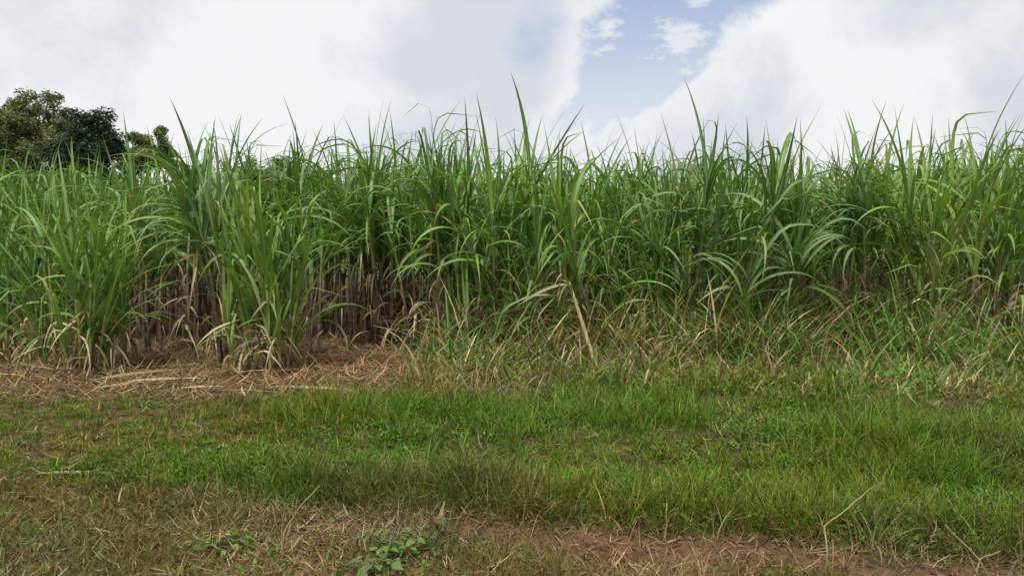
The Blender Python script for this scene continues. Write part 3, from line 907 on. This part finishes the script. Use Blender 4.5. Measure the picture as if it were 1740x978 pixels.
def build_grass():
    # 1: green and mixed turf, in tufts
    n = 340000
    x, y, t, ao, m = tufts(n, 3.05, 9.8, 1.5, 16, .045)
    e, d, leftw, litter, mr = zones(x, y)
    patch = fbm(x, y, .55, 30); fine = fbm(x, y, 2.6, 31)
    bank = sstep(-.02, .12, d)
    track = (1 - sstep(.0, .1, d)) * sstep(-.36, -.16, d) * sstep(-1.6, .1, x)       # bare soil band
    keep = np.ones(n)
    keep *= 1 - .85 * track * sstep(.2, .45, fine + .2)
    keep *= 1 - litter * (1 - mr) * .9
    keep *= 1 - litter * mr * .6
    keep *= 1 - .35 * bank * sstep(.52, .66, fbm(x, y, 1.3, 66))
    keep *= .4 + .6 * sstep(.22, .55, fine + .18 * bank)
    k = RNG.random(n) < keep
    x, y, t, ao, d, leftw, litter, mr, patch, fine, bank = [q[k] for q in (x, y, t, ao, d, leftw, litter, mr, patch, fine, bank)]
    n = len(x)
    th = (.4 + 1.2 * RNG.random(m) ** 1.6)[t]
    lip = np.exp(-((d - .12) / .35) ** 2) * (1 - leftw * .8)
    tall = sstep(.42, .62, patch)
    H = (.05 + .05 * bank + .09 * lip + .13 * bank * (1 - leftw) * tall + .10 * litter * mr + .05 * (1 - bank)) * (.5 + .8 * RNG.random(n)) * th * (.7 + .6 * fine)
    H *= (1 - .35 * leftw * bank) * .88
    dry = np.clip(.12 + .42 * (1 - bank) * sstep(.25, .55, patch + .12) + .5 * litter + .6 * sstep(.56, .68, fbm(x, y, .9, 33)) + .3 * lip * (fine > .5), 0, .93)
    dry = np.where((bank > .5) & (litter < .4), np.minimum(dry, .3), dry)
    td = RNG.random(m)[t]
    isd = (.55 * RNG.random(n) + .45 * td) < dry * .75
    ol = RNG.random(n) < .14 + .45 * dry + .5 * (1 - bank) + .55 * sstep(.5, .64, fbm(x, y, .8, 68))
    C = pick(GREENS, n)
    C = np.where((ol & ~isd)[:, None], pick(OLIVE, n), C)
    C = np.where(isd[:, None], pick(STR, n), C)
    yb = sstep(.42, .62, fbm(x, y, .7, 37))[:, None]
    C = C * (1 - .2 * (1 - bank))[:, None]
    C = C * (1 + (np.array([1.2, 1.02, .9]) - 1) * yb) * (.5 + .75 * RNG.random(m))[t][:, None]
    az = ao + RNG.normal(0, .7, n)
    lean = np.abs(RNG.normal(.2, .35, n)) + .5 * (1 - bank) * RNG.random(n)
    cur = RNG.random(n) * 1.7 + .5 * isd
    W = (.0034 + .0046 * RNG.random(n) ** 1.5) * (y / 4.5) ** .6 * (.8 + .5 * RNG.random(m))[t]
    P = np.stack([x, y, height(x, y) - .005], 1)
    me = blade_mesh('grass', P, H, az, lean, cur, W, C, 3)
    tag(link(bpy.data.objects.new('grass', me)), 'green and dry grass in tufts over the bank and track side', 'grass', kind='stuff')

    # 1b: low broad-leaved creepers in the turf
    n = 120000
    x, y, t, ao, m = tufts(n, 3.1, 9.2, 1.3, 22, .07)
    e, d, leftw, litter, mr = zones(x, y)
    pz = fbm(x, y, .75, 61)
    k = RNG.random(n) < np.maximum(sstep(.44, .58, pz), .8 * sstep(.5, .6, fbm(x, y, 1.3, 66))) * (1 - .95 * litter) * sstep(-.05, .2, d) + .12 * (d < -.4) * (fbm(x, y, 1.2, 63) > .55)
    x, y, t, ao, leftw = x[k], y[k], t[k], ao[k], leftw[k]
    n = len(x)
    H = .018 + .03 * RNG.random(n)
    W = .010 + .014 * RNG.random(n)
    C = pick(np.array([(.075, .17, .02), (.06, .14, .018), (.10, .20, .028)]), n) * (.7 + .6 * RNG.random(m))[t][:, None]
    P = np.stack([x, y, height(x, y) + RNG.random(n) * (.02 + .07 * RNG.random(m)[t]) * (1 - .5 * leftw)], 1)
    me = blade_mesh('ground_cover', P, H, ao + RNG.normal(0, .8, n), np.abs(RNG.normal(.9, .35, n)), RNG.random(n) * .7, W, C, 2)
    tag(link(bpy.data.objects.new('ground_cover', me)), 'low bright green creeping leaves between the grass tufts', 'ground cover', kind='stuff')

    # 2: taller weedy grass with bent blades: middle and right, up to the cane
    n = 48000
    x, y, t, ao, m = tufts(n, 6.7, 11.9, .4, 14, .11)
    e, d, leftw, litter, mr = zones(x, y)
    fine = fbm(x, y, 1.1, 41)
    keep = mr * sstep(-.9, .7, y - 7.7 + (fine - .5) * 3.2) * (.15 + .85 * sstep(.36, .58, fine)) + .3 * (x < -6.3) * (y > 9)
    keep = np.clip(keep, 0, 1) * (1 - .6 * sstep(10.9, 11.6, y))
    k = RNG.random(n) < keep
    x, y, t, ao, fine, litter = [q[k] for q in (x, y, t, ao, fine, litter)]
    n = len(x)
    deep = sstep(7.8, 10.4, y)
    th = (.5 + .9 * RNG.random(m))[t]
    H = (.16 + .14 * sstep(7.0, 8.2, y) + .7 * deep * (.4 + fine) + .25 * deep * sstep(1.0, 4.0, x)) * (.5 + .8 * RNG.random(n)) * th
    tg = RNG.random(m)[t] < np.clip(.20 + .42 * sstep(1.2, 4.5, x) + .35 * (fbm(x, y, .6, 44) - .5), 0, .9)
    gr = np.where(RNG.random(n) < .8, tg, RNG.random(n) < .5)
    C = np.where(gr[:, None], pick(np.array([(.11, .23, .042), (.09, .195, .038), (.145, .25, .05)]), n),
                 np.where((RNG.random(n) < .5)[:, None], pick(OLIVE, n) * 1.2, pick(STR, n) * 1.3))
    C = C * (.75 + .5 * RNG.random(m))[t][:, None]
    az = ao + RNG.normal(0, .8, n)
    lean = np.abs(RNG.normal(.3, .35, n)); cur = .3 + RNG.random(n) * 1.8
    W = .013 + .019 * RNG.random(n)
    P = np.stack([x, y, height(x, y) - .005], 1)
    me = blade_mesh('weedy_grass', P, H, az, lean, cur, W, C, 5)
    tag(link(bpy.data.objects.new('weedy_grass', me)), 'tangled tall green and straw coloured weeds along the cane feet', 'weeds', kind='stuff')

    # 3: straw litter lying on the ground, left and centre, and dry bits in the turf
    n = 62000
    x, y = scatter(n, 3.1, 12.3, 1.15)
    e, d, leftw, litter, mr = zones(x, y)
    keep = litter * (1 - .75 * mr) + .16 + .2 * (d < -.05) * sstep(.4, .6, fbm(x, y, .9, 52))
    keep *= 1 - .3 * (1 - sstep(.0, .1, d)) * sstep(-.75, -.55, d) * sstep(-1.6, .1, x)
    k = RNG.random(n) < keep
    x, y, d, litter = x[k], y[k], d[k], litter[k]
    n = len(x)
    H = (.05 + .12 * RNG.random(n)) * (1 + .8 * litter)
    rust = np.exp(-((x + 1.9) / 1.1) ** 2) * litter
    C = np.where((RNG.random(n) < .05 + .55 * rust)[:, None], pick(RUST, n), pick(STR, n) * np.array((.92, .84, .78)))
    az = RNG.random(n) * 6.283
    lean = 1.57 - np.abs(RNG.normal(.05, .28, n)); cur = RNG.normal(.1, .5, n)
    cur = np.where(lean + cur > 1.75, 1.75 - lean, cur)
    W = (.004 + .008 * RNG.random(n)) * (1 + .5 * litter)
    P = np.stack([x, y, height(x, y) + .008 + .03 * RNG.random(n)], 1)
    me = blade_mesh('straw_litter', P, H, az, lean, cur, W, C, 3, M_straw)
    tag(link(bpy.data.objects.new('straw_litter', me)), 'dead straw and leaf litter strewn below the cane', 'straw', kind='stuff')


build_grass()


# ------------------------------------------------------------------ loose things on the ground
def fallen(px, py, az, scale, label, group, lift=.03):
    x, y = pix(px, py, .13)
    me = random.choice(LEAVES['fallen'])
    o = bpy.data.objects.new('fallen_cane_leaf', me)
    o.location = (x, y, hz(x, y) + lift)
    o.rotation_euler = (random.uniform(-.1, .1), random.uniform(-.06, .02), az)
    o.scale = (scale,) * 3
    o.color = rcol(random.choice(STRAW[:2] + STRAW[3:4]) if py < 700 else (.24, .19, .11))
    link(o)
    tag(o, label, 'dry leaf', group)


for px, py, P, label, ref in FRONT:
    if px < 520:
        for q, (w, dy, sc) in enumerate((('long dry leaf on litter close before the {}', 22, 1.1), ('shorter dry leaf on litter farther from the {}', 42, .7),
                                         ('dry leaf halfway out on litter before the {}', 32, .9))):
            fallen(px + random.uniform(-26, 10), py + dy + random.uniform(-3, 5), random.choice((0, math.pi)) + random.gauss(0, .5), sc, w.format(ref), 'fallen leaves in the left litter')
    elif px < 780:
        fallen(px + random.uniform(-15, 15), random.uniform(616, 640), random.uniform(0, 6.28), .8, 'dry leaf on brown straw nearest the {}'.format(ref), 'fallen leaves before the hollow')
        fallen(px + random.uniform(-15, 15), random.uniform(645, 672), random.uniform(0, 6.28), .6, 'short dry leaf on brown straw well before the {}'.format(ref), 'fallen leaves before the hollow')
fallen(60, 782, .08, .9, 'long straw lying on the short turf at left, lower of two', None)
fallen(150, 753, .0, .6, 'short straw lying on the short turf at left, upper of two', None)


def stem_thing(name, label, cat, pts, r0, colour, head=None, group=None):
    """a bent dry stem through photo points; depth: all in the upright plane through its foot"""
    (bx, by) = pts[0]
    x0, y0 = pix(bx, by, .0)
    z0 = hz(x0, y0)
    k = y0 / F
    path = [Vector((0, 0, -.02))]
    for (ax, ay) in pts[1:]:
        path.append(Vector(((ax - bx) * k, random.uniform(-.03, .03), (by - ay) * k)))
    dense = []
    for a, b in zip(path[:-1], path[1:]):
        for q in range(3):
            dense.append(a.lerp(b, q / 3) + Vector((0, 0, .004 * math.sin(q * 2.1))))
    dense.append(path[-1])
    rad = [r0 * (1 - .6 * i / (len(dense) - 1)) for i in range(len(dense))]
    e = bpy.data.objects.new(name, None)
    e.location = (x0, y0, z0)
    link(e); tag(e, label, cat, group)
    V, Fq = tube(dense, rad, 5)
    s = bpy.data.objects.new('stem', mesh_np('stem', V, [Fq], M_stem)); s.color = colour
    link(s, e)
    if head:
        tip, prev = path[-1], path[-2]
        d = (tip - prev).normalized()
        for q in range(head):
            t = tip - d * (.02 * q)
            V, Fq, UV = leaf_arrays(.10, .006, .3, .9, segs=4)
            h = bpy.data.objects.new('blade', mesh_np('blade', V, [Fq], M_stem, uv=UV)); h.color = colour
            h.location = t; h.rotation_euler = (random.uniform(-.5, .5), random.uniform(-.4, .6), random.uniform(0, 6.28))
            link(h, e)
    return e


SC = (.32, .26, .14, 1)
stem_thing('dry_grass_stalk', 'tall dry grass stalk bent sharply to the right, standing in the red track', 'grass stalk',
           [(1403, 968), (1402, 925), (1403, 885), (1440, 850), (1475, 820), (1492, 800)], .006, SC, 3)
stem_thing('dry_grass_stalk', 'thin straw stalk rising beside the foot of the bent stalk', 'grass stalk', [(1413, 972), (1414, 930), (1416, 905)], .005, SC)
stem_thing('dry_grass_stalk', 'dry stalk leaning right at lower left of the bank', 'grass stalk', [(474, 950), (482, 905), (508, 862), (545, 822)], .0065, SC, 1)
stem_thing('dry_grass_stalk', 'upright thin dry stalk beside the leaning stalk at lower left', 'grass stalk', [(482, 958), (480, 900), (488, 850)], .005, SC)
stem_thing('dry_grass_stalk', 'slanting straw stalk in the dry grass at the lower left corner', 'grass stalk', [(296, 990), (312, 945), (320, 918)], .007, SC)
stem_thing('dry_grass_stalk', 'pale straw stalk slanting left at the right end of the bank, longest of the bundle', 'grass stalk', [(1700, 990), (1655, 928), (1606, 874)], .0065, SC)
stem_thing('dry_grass_stalk', 'curved straw stalk in the middle of the bundle at the right end of the bank', 'grass stalk', [(1676, 985), (1648, 930), (1630, 902)], .006, SC)
stem_thing('dry_grass_stalk', 'straw stalk crossing the bundle to the right at the right end of the bank', 'grass stalk', [(1648, 985), (1672, 935), (1697, 916)], .006, SC)
stem_thing('dry_grass_stalk', 'thin dark stalk upright near the lower right corner', 'grass stalk', [(1736, 985), (1728, 900), (1716, 850)], .004, (.22, .2, .1, 1))
stem_thing('dry_grass_stalk', 'short pale stalk with tuft standing at the bank edge, right of centre', 'grass stalk', [(1130, 915), (1132, 880), (1132, 862)], .004, (.3, .3, .15, 1), 3)
stem_thing('dry_grass_stalk', 'short straw stub standing in the red track', 'grass stalk', [(1170, 962), (1171, 940), (1172, 926)], .004, SC)


def broken_cane():
    x0, y0 = pix(1018, 642, .15)
    e = bpy.data.objects.new('broken_cane', None); e.location = (x0, y0, hz(x0, y0)); link(e)
    tag(e, 'broken pale cane leaning left out of the weeds below the brown stem bundle', 'cane')
    k = y0 / F
    V, Fq = tube([(0, 0, -.03), (-.10, .02, .35), (-.22, .04, .72), (-.34, .06, 1.08)], [.026, .024, .022, .018], 6)
    c = np.tile(np.array((.30, .27, .15)), (len(V), 1))
    link(bpy.data.objects.new('stalk', mesh_np('stalk', V, [Fq], M_stalk, vcol=c)), e)
    for q in range(4):
        add_leaf('dryout', e, (-.34 + .05 * random.random(), .05, 1.05 - .05 * q), math.pi + random.gauss(0, .9), random.uniform(-.2, .3), random.uniform(.8, 1.2),
                 rcol(random.choice(((.30, .30, .14), (.36, .3, .17)))), 'dry_leaf')
    for q in range(4):
        add_leaf(random.choice(('dryfold', 'steep')), e, (-.33, .03, 1.05 - .06 * q), math.pi + random.gauss(0, .4), random.uniform(1.0, 1.5), random.uniform(.7, .95), rcol(random.choice(((.20, .20, .095), (.25, .215, .12)))), 'dry_leaf')
    for q in range(4):
        add_leaf('flop', e, (-.30, .05, 1.0 - .1 * q), math.pi + random.gauss(0, .8), random.uniform(0, .4), random.uniform(.6, .8), rcol((.13, .2, .06)), 'leaf')


broken_cane()


def weed(px, py, n, size, h, label, colour, seed):
    rg = random.Random(seed)
    x0, y0 = pix(px, py, 0)
    e = bpy.data.objects.new('leafy_weed', None); e.location = (x0, y0, hz(x0, y0)); link(e)
    tag(e, label, 'weed', 'broad leaved weeds beside the track')
    for q in range(n):
        a = rg.uniform(0, 6.28); r = rg.uniform(.02, .16); z = h * rg.uniform(.25, 1.15)
        tip = Vector((r * math.cos(a), r * math.sin(a), z))
        V, Fq = tube([(0, 0, -.01), (tip.x * .4, tip.y * .4, z * .7), tuple(tip)], [.003, .0025, .0015], 5)
        s = bpy.data.objects.new('stem', mesh_np('stem', V, [Fq], M_weed)); s.color = (.10, .16, .05, 1)
        link(s, e)
        # pointed oval blade with a folded midrib
        V, Fs = [], []
        L = size * rg.uniform(.7, 1.2)
        for i in range(6):
            t = i / 5
            w = L * .40 * math.sin(math.pi * min(1, t * .9 + .1)) ** .8 * (1 - .35 * t) if i < 5 else .001
            zz = -.35 * L * t * t
            V += [(L * t, -w, zz + w * .25), (L * t, 0, zz), (L * t, w, zz + w * .25)]
        for i in range(5):
            b = 3 * i
            Fs += [(b, b + 1, b + 4, b + 3), (b + 1, b + 2, b + 5, b + 4)]
        o = bpy.data.objects.new('leaf', mesh_np('leaf', np.array(V), [np.array(Fs)], M_weed))
        o.location = tip
        o.rotation_euler = (rg.uniform(-.4, .4), rg.uniform(-.5, .3), a + rg.uniform(-.6, .6))
        o.color = rcol(colour)
        link(o, e)


weed(375, 938, 44, .04, .08, 'small green weed in the dry grass at lower left', (.095, .19, .03), 1)
weed(660, 950, 50, .045, .11, 'light green broad leaved weed just below the red soil, left of centre', (.13, .20, .04), 2)
weed(640, 985, 22, .06, .10, 'pale weed at the bottom edge below the light green weed', (.11, .165, .05), 3)
weed(735, 940, 18, .05, .09, 'sparse weed right of the light green broad leaved weed', (.10, .16, .045), 4)
